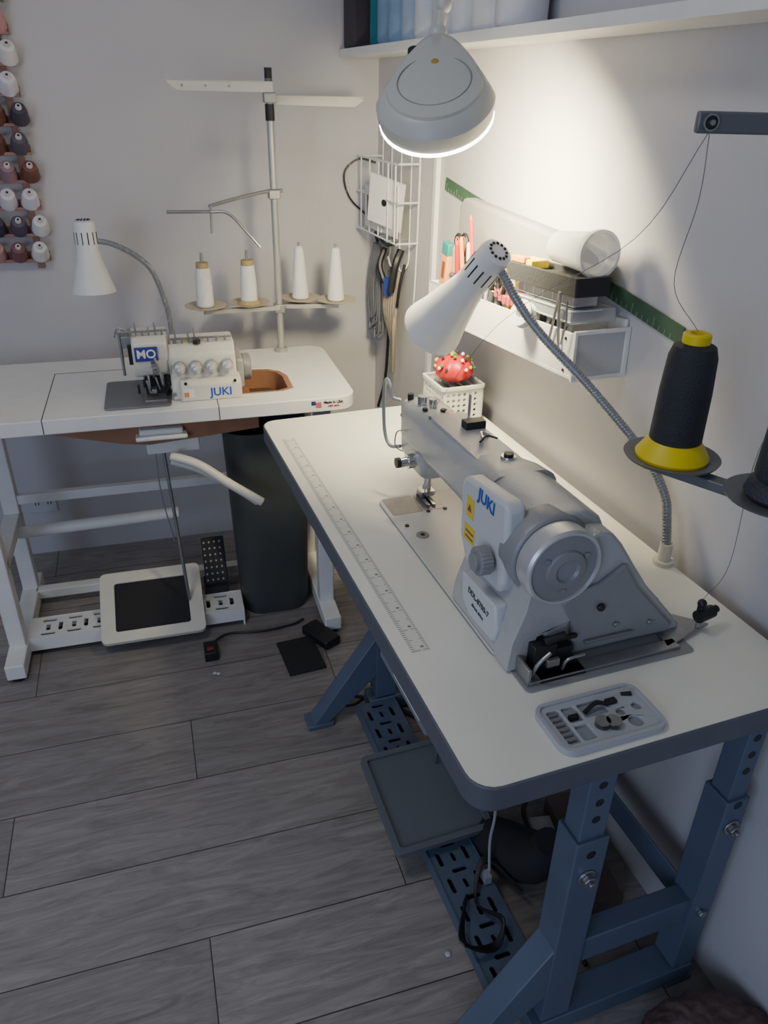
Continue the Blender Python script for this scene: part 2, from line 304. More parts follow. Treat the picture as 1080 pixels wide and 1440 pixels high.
# ------------------------------------------------------------------ gooseneck lamps
def shade(g,c0,c1,rimr=.058,fit=white):
    c0=Vector(c0);c1=Vector(c1);d=(c1-c0);Ln=d.length
    p=g.part("lamp_shade",fit,0,ang=40)
    k=rimr/.058
    prof=[(.018*k,0),(.027*k,.004),(.029*k,.012),(.030*k,.42*Ln),(.033*k,.46*Ln),(.035*k,.52*Ln),(.050*k,.82*Ln),(.058*k,.95*Ln),(.060*k,Ln),(.0575*k,Ln),(.055*k,.93*Ln),(.047*k,.8*Ln),(.032*k,.5*Ln),(.027*k,.4*Ln),(.027*k,.2*Ln)]
    p.lathe(c0,d,prof,40,cap=True);p.done()
    p=g.part("shade_vents",black);dn=d.normalized();u=dn.orthogonal().normalized();w=dn.cross(u)
    for i in range(12):
        a=2*math.pi*i/12;r=u*math.cos(a)+w*math.sin(a)
        p.tube([c0+dn*.03+r*.0288*k,c0+dn*.062+r*.0290*k],.0018,6,smooth=False)
        p.ball(c0+r*.016*k-dn*.0,.003)
    p.done()
    g.part("bulb",mat("bulb_glass",(235,235,230),.2)).lathe(c0+dn*.25*Ln,d,[(.012,0),(.013,.03),(.024,.06),(.026,.08),(.02,.10),(.001,.108)],20).done()
def neck(g,P,r=.0075):
    Q=cr(P,10);g.part("gooseneck",mat("neck_grey",(150,152,154),.35,.5),0,ang=80).tube(P,r*.9,10,10).done()
    p=g.part("neck_rings",MATS["neck_grey"]);L_=[0]
    for i in range(1,len(Q)): L_.append(L_[-1]+(Q[i]-Q[i-1]).length)
    s=0;i=1
    while s<L_[-1]:
        while i<len(Q)-1 and L_[i]<s: i+=1
        f=(s-L_[i-1])/max(L_[i]-L_[i-1],1e-6);c=Q[i-1].lerp(Q[i],f);d=(Q[i]-Q[i-1]).normalized()
        p.lathe(c-d*.0016,d,[(r*.85,0),(r,.0009),(r,.0022),(r*.85,.0032)],10);s+=.0055
    p.done()
g=G("gooseneck_lamp",T1)
neck(g,[(.53,.349,.80),(.53,.36,.84),(.53,.378,.88),(.515,.43,.935),(.45,.52,1.03),(.38,.587,1.112),(.345,.620,1.165),(.330,.650,1.205)],.0085)
shade(g,(.322,.655,1.240),(.276,.812,1.070))
p=g.part("base",cream);p.cyl((.53,.347,.76),(.53,.347,.80),.011);p.cyl((.53,.347,.76),(.53,.347,.768),.018);p.done()
g=G("gooseneck_lamp",T2)
neck(g,[(-.457,.455,.80),(-.458,.455,.85),(-.463,.455,.91),(-.49,.455,1.01),(-.532,.455,1.058),(-.586,.45,1.09),(-.625,.45,1.10)],.008)
shade(g,(-.655,.45,1.155),(-.655,.44,.965))
p=g.part("base",cream);p.cyl((-.457,.455,.76),(-.457,.455,.81),.011);p.cyl((-.457,.455,.76),(-.457,.455,.768),.02);p.done()
# ------------------------------------------------------------------ overlock table
g=G("overlock_table",T2)
hole=[(-.155,.10),(-.155,.21),(-.17,.255),(-.20,.28),(-.24,.285),(-.41,.285),(-.41,.08),(-.19,.08)]
hole2=[(a,b) for a,b in hole]
g.part("tabletop",white,.006,3).plate([rrect(-1.22,0,0,.48,.05),hole2],.722,TZ).done()
p=g.part("cutout_wood_edge",wood);p.plate([hole2,[(-.169,.11),(-.169,.205),(-.18,.245),(-.205,.267),(-.24,.271),(-.40,.271),(-.40,.094),(-.195,.094)]],.70,.7585);p.done()
g.part("cutout_floor",mat("dark_wood",(88,66,54),.7,var=.1)).box(-.41,-.155,.09,.27,.70,.706).done()
p=g.part("seams",black);p.box(-.79,-.788,.0,.36,TZ-.001,TZ+.0006);p.box(-.79,-.6,.359,.361,TZ-.001,TZ+.0006);p.box(-.366,-.364,0,.07,TZ-.001,TZ+.0006);p.box(-.366,-.364,-.0006,.001,.724,TZ);p.box(-.79,-.788,-.0006,.001,.724,TZ);p.done()
p=g.part("flag_sticker",mat("flag_blue",(50,60,120),.5));p.box(-.125,-.113,-.001,0,.742,.753);p.done()
p=g.part("flag_stripes",red)
for i in range(4): p.box(-.113,-.098,-.001,0,.735+i*.004,.737+i*.004)
p.done()
text(g,"edge_note","Made in USA",.010,black,axes((-.065,-.0012,.748),(1,0,0),(0,0,1)));text(g,"edge_note_lower","with care",.008,red,axes((-.065,-.0012,.738),(1,0,0),(0,0,1)))
p=g.part("steel_legs",white,.003)
for x in (-1.01,-.105):
    p.box(x,x+.045,.06,.105,.05,.71);p.box(x,x+.045,.36,.40,.05,.71);p.box(x-.003,x+.048,-.03,.46,.014,.06);p.box(x,x+.045,.06,.40,.685,.722);p.box(x,x+.045,.08,.38,.30,.335)
p.box(-.98,-.08,.365,.39,.36,.39)
p.cyl((-.97,.30,.30),(-.5,.30,.31),.018)
p.done()
sl=[rrect(-.97,-.34,.085,.185,.003)];x=-.93
while x<-.38:
    sl.append(rrect(x,x+.040,.096,.108,.004,2));sl.append(rrect(x+.046,x+.058,.113,.155,.004,2));sl.append(rrect(x,x+.040,.161,.173,.004,2));sl.append(rrect(x+.012,x+.024,.118,.150,.004,2));x+=.072
p=g.part("slotted_crossbar",white);p.plate(sl,.058,.063);p.box(-.97,-.34,.083,.086,.02,.064);p.box(-.97,-.34,.184,.187,.02,.064);p.box(-.345,-.34,.085,.185,.0,.06);p.done()
g.part("crossbar_inner_channel",black).box(-.965,-.35,.088,.182,.022,.025).done()
g.part("crossbar_rear",white,.002).box(-.97,-.10,.34,.375,.03,.06).done()
p=g.part("leg_feet",black)
for x in (-.9875,-.0825):
    for yq in (.0,.43): p.cyl((x,yq,0),(x,yq,.016),.022)
p.done()
p=g.part("under_frame",wood,.002);p.plate([[(-.80,.705),(-.26,.705),(-.26,.672),(-.36,.664),(-.55,.650),(-.62,.66)]],.05,.065,'y');p.box(-.80,-.26,.065,.40,.695,.71);p.done()
p=g.part("machine_bracket",white,.004);p.box(-.58,-.45,.02,.10,.672,.684);p.box(-.57,-.46,.03,.09,.684,.70);p.box(-.56,-.42,.1,.3,.60,.66);p.done()
p=g.part("knee_lever",cream,.003,ang=60);p.tube([(-.50,.06,.61),(-.43,.04,.585),(-.35,.02,.525),(-.27,.0,.47)],.013,10);p.tube([(-.50,.08,.585),(-.42,.06,.555),(-.33,.04,.495),(-.28,.02,.46)],.010,10);p.done()
p=g.part("treadle_rod",steel);p.cyl((-.50,.12,.10),(-.52,.15,.62),.005);p.tube([(-.54,.14,.64),(-.54,.14,.46),(-.52,.14,.30)],.002,6);p.done()
# treadle
tl=Matrix.Rotation(math.radians(24),4,'X')
g=G("foot_treadle",T2,(-.610,.025,.040),tl);g.loc=Vector((0,0,0))
g.part("treadle_frame",cream,.004,3).plate([rrect(-.150,.150,0,.245,.018),rrect(-.108,.108,.035,.205,.008)],0,.014).done()
g.part("rubber_pad",rubber).plate([rrect(-.110,.110,.033,.207,.008)],.002,.010).done()
p=g.part("pivot_ears",cream);p.box(-.15,-.13,.10,.15,-.02,.0);p.box(.13,.15,.10,.15,-.02,.0);p.done()
# ------------------------------------------------------------------ overlock machine
g=G("overlock_machine",T2)
prof=[(.065,0),(.065,.035),(.085,.07),(.095,.112),(.12,.132),(.225,.132),(.24,.115),(.24,0)]
g.part("body",cream,.007,3).plate([[(a,b+TZ) for a,b in prof]],-.475,-.305,'x').done()
g.part("lower_cover",cream,.006,3).plate([[(a,b+TZ) for a,b in ((.05,0),(.05,.045),(.065,.056),(.12,.058),(.12,0))]],-.455,-.298,'x').done()
g.part("head",cream,.006,3).plate([[(a,b+TZ) for a,b in ((.11,.055),(.095,.09),(.10,.145),(.12,.158),(.215,.158),(.23,.14),(.23,.055))]],-.562,-.475,'x').done()
g.part("neck_casting",cream,.005).box(-.50,-.45,.14,.24,TZ,TZ+.09).done()
g.part("side_hood",mat("hood_grey",(160,160,156),.4,.2),.006).box(-.305,-.285,.10,.21,TZ+.01,TZ+.09).done()
g.part("motor_pulley",castd,.004).cyl((-.285,.16,TZ+.05),(-.262,.16,TZ+.05),.036,n=32).done()
g.part("cloth_plate",mat("plate_dull",(124,126,130),.4,.5),.002).plate([rrect(-.645,-.48,.03,.24,.012)],TZ+.0002,TZ+.006).done()
g.part("badge",mat("badge_blue",(56,60,140),.35),.001).box(-.556,-.500,.091,.0965,TZ+.102,TZ+.138).done()
text(g,"badge_lettering","MO",.030,white,axes((-.528,.0905,TZ+.120),(1,0,0),(0,0,1)))
text(g,"logo_lettering","JUKI",.030,blue,axes((-.352,.0493,TZ+.022),(1,0,0),(0,0,1)))
p=g.part("tension_dials",mat("dial_silver",(200,200,196),.35,.3))
for i in range(4):
    x=-.450+i*.040
    p.lathe((x,.085,TZ+.086),(0,-1,-.1),[(.016,0),(.016,.004),(.006,.005),(.006,.008),(.015,.009),(.014,.022),(.009,.024),(.009,.034),(.003,.038)],18)
p.done()
p=g.part("dial_marks",castd)
for i in range(4): p.lathe((-.450+i*.040,.0755,TZ+.0850),(0,-1,-.1),[(.0155,0),(.0152,.002)],18,cap=False)
p.done()
p=g.part("looper_parts",steel,.001)
for i in range(22):
    x=-.55+random.random()*.09;z=TZ+.01+random.random()*.08;yq=.06+random.random()*.07
    if i%2: p.box(x,x+.012,yq,yq+.03,z,z+.01)
    else: p.cyl((x,yq,z),(x+random.uniform(-.01,.01),yq,z+.035),.003,n=8)
p.cyl((-.525,.12,TZ+.01),(-.525,.12,TZ+.06),.004);p.cyl((-.51,.13,TZ+.01),(-.51,.13,TZ+.06),.004);p.box(-.545,-.49,.05,.13,TZ+.006,TZ+.012)
for i in range(12): p.cyl((-.58+i*.016,.13,TZ+.15 if i<7 else TZ+.13),(-.58+i*.016,.125,TZ+.168+.012*(i%3)-(0 if i<7 else .02)),.0025,n=8)
p.tube([(-.600,.12,TZ+.16),(-.59,.11,TZ+.185),(-.57,.12,TZ+.175),(-.55,.12,TZ+.16)],.002,6);p.box(-.585,-.562,.12,.2,TZ+.13,TZ+.16);p.cyl((-.59,.15,TZ+.05),(-.59,.15,TZ+.17),.004)
p.box(-.60,-.47,.128,.134,TZ+.166,TZ+.171)
for i in range(7): p.box(-.46+i*.022,-.455+i*.022,.13,.14,TZ+.132,TZ+.146)
p.box(-.465,-.31,.134,.137,TZ+.140,TZ+.146)
p.done()
p=g.part("dark_parts",black);p.box(-.54,-.485,.10,.14,TZ+.006,TZ+.055);p.cyl((-.40,.12,TZ+.133),(-.40,.12,TZ+.141),.010);p.box(-.572,-.562,.11,.2,TZ+.09,TZ+.14)
for x in (-.44,-.315): p.cyl((x,.0505,TZ+.05),(x,.048,TZ+.05),.004)
for i in range(6): x=-.56+.015*i;p.box(x,x+.006,.085+.01*(i%2),.1,TZ+.02+.012*(i%3),TZ+.04+.012*(i%3))
p.done()
g.part("warning_sticker",mat("sticker_white",(230,230,220),.5)).box(-.448,-.42,.0485,.05,TZ+.012,TZ+.035).done()
g.part("sticker_corner",mat("sticker_orange",(200,130,60),.5)).box(-.446,-.434,.0478,.0485,TZ+.014,TZ+.026).done()
g.part("top_label",yellow).box(-.43,-.38,.15,.16,TZ+.132,TZ+.1335).done()
# ------------------------------------------------------------------ thread stand with four cones
g=G("thread_stand",T2);alu=mat("satin_aluminium",(182,182,178),.38,.5)
p=g.part("pole",alu);p.cyl((-.134,.44,TZ),(-.134,.44,1.50),.010);p.cyl((-.134,.44,TZ),(-.134,.44,TZ+.012),.019);p.done()
p=g.part("caps",black);p.cyl((-.134,.44,1.49),(-.134,.44,1.525),.010);p.cyl((-.134,.44,1.40),(-.134,.44,1.44),.0125);p.done()
p=g.part("clamps",steel,.002)
for z in (.895,1.215,1.455): p.box(-.150,-.118,.422,.455,z-.012,z+.012)
p.done()
PL=[(-.352,.43),(-.222,.445),(-.062,.475),(.040,.43)];ZP=.912
p=g.part("cone_arms",alu,.001)
def bar(p,a,b,w,h):
    a=Vector(a);b=Vector(b);d=(b-a);M=Matrix.Translation(a)@d.to_track_quat('X','Z').to_matrix().to_4x4();p.box(0,d.length,-w/2,w/2,-h/2,h/2,M)
bar(p,(-.36,.42,ZP-.014),(-.134,.43,ZP-.014),.022,.012);bar(p,(-.134,.45,ZP-.014),(.045,.42,ZP-.014),.022,.012);bar(p,(-.134,.445,ZP-.014),(-.05,.48,ZP-.014),.018,.010)
p.done()
platem=mat("kraft_disc",(180,168,148),.7)
p=g.part("cone_plates",platem)
for a,b in PL: p.lathe((a,b,ZP-.006),(0,0,1),[(.01,0),(.040,.002),(.060,.008),(.061,.010),(.058,.010),(.038,.005),(.01,.004)],32)
p.done()
p=g.part("cones",thread_w)
for i,(a,b) in enumerate(PL):
    if i<2: p.lathe((a,b,ZP),(0,0,1),[(.022,0),(.025,.004),(.024,.06),(.021,.105),(.020,.11)],24)
    else: p.lathe((a,b,ZP),(0,0,1),[(.022,0),(.026,.004),(.020,.08),(.013,.15),(.006,.155)],24)
p.done()
p=g.part("cone_cores",mat("tan_core",(170,150,105),.6))
for a,b in PL[:2]: p.cyl((a,b,ZP),(a,b,ZP+.125),.021,.018);
p.cyl((PL[1][0],PL[1][1],ZP),(PL[1][0],PL[1][1],ZP+.012),.036,.024);p.done()
p=g.part("spindle_tips",castd)
for i,(a,b) in enumerate(PL): p.cyl((a,b,ZP+.1),(a,b,ZP+(.152 if i<2 else .165)),.006,.004)
p.done()
p=g.part("guide_bars",mat("bar_paint",(205,203,196),.4),.001)
p.plate([[(-.40,1.487),(-.375,1.468),(-.125,1.467),(-.125,1.493),(-.39,1.493)]],.425,.428,'y');p.box(-.40,-.12,.425,.445,1.489,1.492)
p.plate([[(.13,1.452),(.105,1.435),(-.135,1.438),(-.135,1.462),(.12,1.459)]],.445,.448,'y');p.box(-.13,.125,.428,.448,1.458,1.461)
p.done()
p=g.part("guide_eyelets",steel)
for x in (-.36,-.30,-.24): p.cyl((x,.424,1.48),(x,.42,1.48),.003)
p.done()
p=g.part("lower_guides",steel)
p.tube([(-.11,.43,1.225),(-.16,.43,1.222),(-.25,.42,1.205),(-.32,.40,1.19)],.005,8);p.cyl((-.435,.40,1.178),(-.30,.40,1.176),.0045)
p.tube([(-.32,.40,1.176),(-.27,.39,1.172),(-.22,.37,1.12),(-.19,.36,1.085)],.004,8);p.cyl((-.315,.40,1.19),(-.318,.40,1.12),.0035);p.done()
p=g.part("threads",mat("fine_thread",(185,185,188),.8))
for (a,b),(c,d) in zip(PL,((-.36,1.48),(-.30,1.48),(.05,1.45),(.10,1.45))):
    p.tube([(a,b,ZP+.15),((a+c)/2+.01,.43,1.25),(c,.425,d)],.0003,5)
for i in range(4): p.tube([(-.36+.05*i,.42,1.17),(-.42+.03*i,.30,1.02),(-.50+.03*i,.14,.94)],.0003,5)
p.done()
# ------------------------------------------------------------------ wall shelf and contents
g=G("wall_shelf",RW)
g.part("board",white,.001).box(-.125,-.001,-2.6,-.002,1.562,1.582).done()
p=g.part("brackets",white)
for yq in (-.49,-1.9): p.box(-.014,-.001,yq-.009,yq+.009,.70 if yq>-1 else 1.35,1.562);p.plate([[(-.105,1.562),(-.014,1.562),(-.014,1.50)]],yq-.002,yq+.002,'y') if yq<-1 else None
p.done()
g=G("storage_box",RW);g.part("dark_box",mat("dark_fabric",(70,65,69),.9,bump=.5),.006).box(-.118,-.01,-.12,-.02,1.583,1.75).done();g.part("box_lip",mat("dark_fabric2",(80,77,81),.9)).box(-.121,-.007,-.123,-.017,1.72,1.755).done()
cols=[((40,64,76),.018),((38,112,128),.036),((120,146,172),.043),((130,156,184),.045),((160,176,196),.045),((206,208,214),.05),((196,200,206),.05),((210,212,216),.05),((214,214,220),.05),((205,205,212),.05)]
g=G("fabric_rolls",RW);yq=-.142
for i,(c,r) in enumerate(cols):
    yq-=r
    m_=mat("fabric_%d"%i,c,.75,var=.05,bump=.6,bscale=60)
    p=g.part("roll_%d"%i,m_);p.lathe((-.065,yq,1.583),(0,0,1),[(r*.9,0),(r,.01),(r,.2),(r*.95,.21)],24);p.cyl((-.065,yq,1.79),(-.065,yq,1.81),.015);p.done();yq-=r*1.04
# ------------------------------------------------------------------ wire rack with papers and cables on right wall
g=G("wire_wall_rack",RW);wire=mat("white_wire",(215,216,218),.4)
p=g.part("wire_frame",wire)
for z in (1.30,1.20,1.09): p.tube([(-.004,-.05,z),(-.07,-.05,z),(-.075,-.06,z),(-.075,-.36,z),(-.07,-.37,z),(-.004,-.37,z)],.003,6,2)
for yq in (-.06,-.14,-.22,-.30,-.36): p.tube([(-.004,yq,1.36),(-.004,yq,1.09),(-.075,yq,1.09),(-.075,yq,1.30)],.0025,6,smooth=False)
p.tube([(-.006,-.24,1.36),(-.006,-.24,1.42),(-.006,-.36,1.42),(-.006,-.36,.95),(-.006,-.33,.90)],.003,6,3)
for yq in (-.14,-.22,-.30): p.tube([(-.004,yq,1.09),(-.006,yq,1.02),(-.03,yq,1.0),(-.04,yq,1.03)],.003,6,4)
p.box(-.01,-.002,-.38,-.04,1.355,1.362);p.done()
p=g.part("paper_cards",mat("card_white",(226,224,222),.6))
M=Matrix.Translation((0,-.24,1.21))@Matrix.Rotation(.22,4,'X')@Matrix.Rotation(.5,4,'Z')
p.box(-.090,-.084,-.07,.06,-.075,.06,M);p.box(-.060,-.056,-.34,-.10,1.10,1.24);p.box(-.066,-.062,-.22,-.07,1.10,1.22);p.done()
g.part("card_print",mat("card_brown",(120,95,85),.6)).box(-.0665,-.0660,-.15,-.09,1.12,1.20).done()
p=g.part("card_logo",black);p.T=M;p.cyl((-.090,0,-.01),(-.0908,0,-.01),.010);p.done()
g=G("hanging_cables",RW);p=g.part("grey_cables",mat("cable_grey",(105,108,116),.5))
for i in range(12):
    y0=-.09-.016*(i%5);x0=-.025-.008*(i%3);z1=.77+.02*(i%4)
    p.tube([(x0,y0,1.05),(x0-.01,y0+.02,.92),(x0-.008,y0+.012,z1),(x0-.015,y0-.01,z1-.015),(x0-.01,y0-.035,z1+.02),(x0-.004,y0-.02,.94),(x0,y0-.004,1.05)],.0035,6)
p.done()
p=g.part("tan_straps",mat("strap_tan",(150,138,122),.7))
for i in range(6): p.tube([(-.03,-.24-.01*i,1.0),(-.05,-.22-.02*i,.88),(-.035,-.27,.77-.02*i),(-.055,-.32,.83),(-.04,-.29,.90),(-.05,-.25,.85)],.0055,6)
p.done()
p=g.part("dark_grips",black)
p.tube([(-.03,-.30,1.06),(-.05,-.31,1.02),(-.06,-.30,.94)],.012,8);p.tube([(-.04,-.19,1.05),(-.06,-.2,1.0),(-.05,-.22,.95)],.009,8);p.tube([(-.04,-.36,1.03),(-.05,-.35,.97),(-.05,-.33,.90)],.005,8);p.tube([(-.04,-.12,1.06),(-.06,-.16,1.09),(-.06,-.24,1.07),(-.05,-.30,1.08)],.006,8)
p.done()
p=g.part("blue_clips",blue);p.box(-.06,-.03,-.27,-.235,.92,.97);p.done()
p=g.part("black_cord",black);p.tube([(-.01,-.02,1.10),(-.05,-.015,1.13),(-.10,-.01,1.18),(-.115,-.012,1.25),(-.07,-.02,1.29),(-.02,-.04,1.28)],.003,6)
p.tube([(-.02,-.20,1.0),(-.03,-.21,.8),(-.02,-.16,.62),(-.03,-.12,.5)],.005,6);p.done()
# ------------------------------------------------------------------ wall tool box
tilt=Matrix.Translation((0,-1.05,1.03))@Matrix.Rotation(math.radians(-3.4),4,'X')@Matrix.Translation((0,1.05,-1.03))
g=G("wall_tool_box",RW,(0,0,0),tilt)
p=g.part("box",white,.001)
p.box(-.115,-.110,-1.375,-.72,1.00,1.082);p.box(-.115,-.002,-1.375,-.72,1.00,1.006);p.box(-.115,-.002,-.725,-.72,1.0,1.082);p.box(-.008,-.002,-1.375,-.72,1.0,1.10)
p.done()
g.part("end_panel",mat("panel_grey",(185,185,185),.5),.001).box(-.112,-.004,-1.378,-1.372,1.002,1.08).done()
g.part("end_frame",white,.001).plate([[(-.118,.997),(-.001,.997),(-.001,1.088),(-.118,1.088)],[(-.112,1.004),(-.112,1.081),(-.010,1.081),(-.010,1.004)]],-1.384,-1.378,'y').done()
p=g.part("screws",black)
for z in (1.012,1.07): p.cyl((-.115,-1.35,z),(-.1165,-1.35,z),.003)
p.done()
def item(name): return G(name,RW,(0,0,0),tilt)
g=item("yardstick");p=g.part("green_stick",mat("dark_green",(62,88,70),.5,var=.08));M=Matrix.Translation((-.006,-.56,1.283))@Matrix.Rotation(math.radians(11.6),4,'X')
p.box(-.002,.001,-.98,0,0,.030,M);p.done();p=g.part("gold_marks",mat("mark_gold",(120,145,110),.5))
for i in range(60): p.box(-.0023,-.002,-.01-.016*i,-.0085-.016*i,0,.009 if i%4 else .018,M)
p.done()
g=item("grey_board");p=g.part("board",mat("felt_grey",(132,130,129),.9,bump=.4),.010,4,60)
p.plate([[(-.735,1.10),(-.74,1.255),(-.765,1.275),(-1.25,1.222),(-1.31,1.205),(-1.33,1.19),(-1.33,1.172),(-1.05,1.10)]],-.050,-.014,'x');p.done()
g=item("clear_tub");p=g.part("tub",mat("tub_plastic",(205,208,208),.25,alpha=.75),0,ang=40);p.lathe((-.072,-1.225,1.214),(0,-1,.0),[(.022,0),(.028,.008),(.036,.125),(.041,.128),(.041,.140),(.036,.140),(.032,.115)],32);p.done()
g=item("black_organizer_tray");p=g.part("tray",rubber,.003);p.box(-.118,-.052,-1.375,-1.13,1.146,1.168);p.plate([rrect(-.124,-.052,-1.380,-1.125,.006),rrect(-.114,-.060,-1.370,-1.135,.004)],1.146,1.178);p.done()
g=item("clear_storage_case");p=g.part("cases",clear,.003);p.box(-.10,-.052,-1.345,-1.10,1.122,1.144);p.box(-.115,-.02,-1.36,-1.16,1.095,1.120);p.box(-.09,-.015,-1.33,-1.10,1.068,1.094);p.done()
p=g.part("case_edges",mat("case_edge",(190,195,198),.3),.001)
for z,a,b,xx0 in ((1.144,-1.345,-1.10,-.10),(1.120,-1.36,-1.16,-.115)):
    p.box(xx0-.002,xx0+.002,a,b,z-.003,z);p.box(xx0,-.052,a-.002,a+.002,z-.003,z);p.box(xx0-.002,xx0+.002,a,b,z-.022,z-.020)
for i in range(7): p.box(-.10,-.099,-1.34+i*.035,-1.337+i*.035,1.124,1.143)
p.done()
p=g.part("case_contents",mat("case_content_grey",(100,100,112),.6),.001)
for i in range(12): yq=-1.335+.018*i;p.box(-.105,-.03,yq,yq+.010,1.100,1.108+.004*(i%3))
p.done()
p=g.part("case_contents_colour",mat("case_content_rose",(150,90,96),.6),.001)
for i in range(6): yq=-1.325+.036*i;p.box(-.095,-.06,yq,yq+.014,1.125,1.137)
p.done()
g=item("ribbon_spool");p=g.part("spool",mat("spool_white",(205,208,206),.4));p.lathe((-.120,-1.215,1.085),(-1,-.3,.5),[(.010,0),(.024,0),(.026,.002),(.026,.006),(.020,.008),(.020,.016),(.026,.018),(.026,.022),(.010,.022),(.009,.01)],24);p.done()
g=item("tweezers");p=g.part("tweezer_arms",steel);p.tube([(-.12,-1.30,1.05),(-.122,-1.318,1.11),(-.128,-1.335,1.150)],.0028,6);p.tube([(-.12,-1.335,1.05),(-.122,-1.330,1.11),(-.128,-1.337,1.150)],.0028,6);p.tube([(-.125,-1.35,1.06),(-.125,-1.36,1.10),(-.13,-1.365,1.14)],.002,6);p.done()
g=item("scissors");p=g.part("blades",steel,.0005);p.plate([[(-.80,1.06),(-.81,1.06),(-.83,1.15),(-.825,1.155)]],-.085,-.082,'x');p.plate([[(-.82,1.06),(-.81,1.06),(-.825,1.155),(-.83,1.155)]],-.081,-.078,'x');p.done()
p=g.part("handles",black)
for (yq,z,xx0) in ((-.812,1.175,-.082),(-.845,1.178,-.082),(-1.02,1.13,-.1),(-1.055,1.135,-.1),(-1.075,1.125,-.105)):
    p.tube([(xx0,yq+.015*math.cos(t*math.pi/4),z+.022*math.sin(t*math.pi/4)) for t in range(9)],.0045,6)
p.done()
p=g.part("orange_inserts",mat("insert_orange",(220,130,50),.5))
for (yq,z) in ((-.812,1.175),(-.845,1.178)): p.tube([(-.084,yq+.011*math.cos(t*math.pi/4),z+.017*math.sin(t*math.pi/4)) for t in range(9)],.002,6)
p.done()
g=item("craft_knife");p=g.part("handle",mat("knife_orange",(214,150,90),.45),.003);M=Matrix.Translation((-.095,-.765,1.065))@Matrix.Rotation(.20,4,'X');p.box(-.008,.008,-.018,.018,0,.09,M);p.done();p=g.part("grip",mat("teal_plastic",(40,120,120),.5),.003);p.box(-.009,.009,-.018,.018,.085,.115,M);p.done()
p=g.part("label",mat("ink_brown",(120,70,40),.5));p.box(-.0085,-.008,-.008,.008,.03,.07,M);p.done()
g=item("seam_tools")
spec=[("red_straw",(200,50,35),-.925,.180,.004,.0),("white_pen",(210,210,205),-.86,.12,.005,.15),("orange_pen",(220,130,40),-.875,.13,.005,-.1),("dark_pen",(50,50,60),-1.00,.11,.005,.3),("red_pen",(170,40,40),-.83,.12,.006,.1),("blue_pen",(70,110,130),-1.03,.08,.006,.5),("yellow_marker",(235,200,30),-1.08,.08,.009,.4),("green_pen",(90,140,100),-1.09,.08,.005,.3),("tan_handle",(170,140,100),-.79,.11,.006,.25),("olive_handle",(110,120,60),-.94,.10,.007,.2),("cream_pen",(220,215,190),-.97,.115,.006,-.05),("pink_handle",(200,130,140),-1.045,.10,.006,-.1),("steel_rule",(170,172,175),-.985,.13,.004,.25)]
for n_,c,yq,l,r,a in spec:
    p=g.part(n_,mat("tool_"+n_,c,.45));d=Vector((-.1*random.random(),-math.sin(a),math.cos(a)));b0=Vector((-.075-.02*random.random(),yq,1.06));p.cyl(b0,b0+d*l,r);p.cyl(b0+d*l,b0+d*(l+.008),r,r*.4);p.done()
p=g.part("yellow_tape",mat("tape_yellow",(225,200,50),.4),.002);p.box(-.11,-.07,-1.20,-1.14,1.170,1.186);p.box(-.10,-.09,-1.09,-1.055,1.150,1.170);p.done()
p=g.part("orange_bits",mat("bits_orange",(215,140,50),.5),.002);p.box(-.115,-.10,-1.18,-1.13,1.178,1.190);p.box(-.1,-.07,-1.09,-1.06,1.10,1.13);p.done()
p=g.part("blue_bits",mat("bits_blue",(70,110,150),.5),.002);p.box(-.11,-.06,-1.12,-1.07,1.166,1.178);p.done()
p=g.part("assorted_notions",mat("notion_red",(165,70,70),.5),.002)
for i in range(8): yq=-1.06-.018*i;z=1.085+.025*random.random();p.box(-.109,-.09,yq-.007,yq+.007,z,z+.018,)
p.done()
p=g.part("assorted_notions_pale",mat("notion_pale",(190,195,188),.5),.002)
for i in range(14): yq=-.98-.025*i;z=1.07+.025*random.random();p.cyl((-.08,yq,z),(-.095,yq-.02,z+.03),.007)
p.done()
p=g.part("assorted_notions_dark",mat("notion_dark",(70,68,76),.5),.002)
for i in range(16): yq=-.76-.036*i;z=1.05+.02*random.random();p.cyl((-.06-.04*random.random(),yq,z),(-.095,yq-.01,z+.05),.007)
p.done()
# ------------------------------------------------------------------ basket and pincushion
g=G("plastic_basket",T1,(0,0,0))
bx0,bx1,by0,by1=.415,.525,1.045,1.165
holes=lambda a0,a1:[rrect(x,x+.008,z,z+.008,.003,2) for x in [a0+.012+.0145*i for i in range(int((a1-a0-.024)/.0145)+1)] for z in (TZ+.012,TZ+.026,TZ+.040,TZ+.054,TZ+.068)]
bw=mat("basket_plastic",(196,198,194),.5)
p=g.part("sides",bw)
for yq in (by0,by1-.003): p.plate([[(bx0,TZ+.002),(bx1,TZ+.002),(bx1,TZ+.09),(bx0,TZ+.09)]]+holes(bx0,bx1),yq,yq+.003,'y')
for x in (bx0,bx1-.003): p.plate([[(by0,TZ+.002),(by1,TZ+.002),(by1,TZ+.09),(by0,TZ+.09)]]+holes(by0,by1),x,x+.003,'x')
p.box(bx0,bx1,by0,by1,TZ+.0005,TZ+.004);p.plate([rrect(bx0-.004,bx1+.004,by0-.004,by1+.004,.01),rrect(bx0+.003,bx1-.003,by0+.003,by1-.003,.006)],TZ+.086,TZ+.093);p.done()
p=g.part("basket_contents",mat("content_white",(160,162,160),.6));
for i in range(6): p.box(bx0+.01+.015*i,bx0+.018+.015*i,by0+.02,by1-.02,TZ+.01,TZ+.07+.008*(i%3))
p.done()
g=G("tomato_pincushion",T1);c=Vector((.462,1.09,TZ+.125))
p=g.part("cushion",mat("red_satin",(180,34,36),.45,var=.1),0,ang=80);n=40;secs=[]
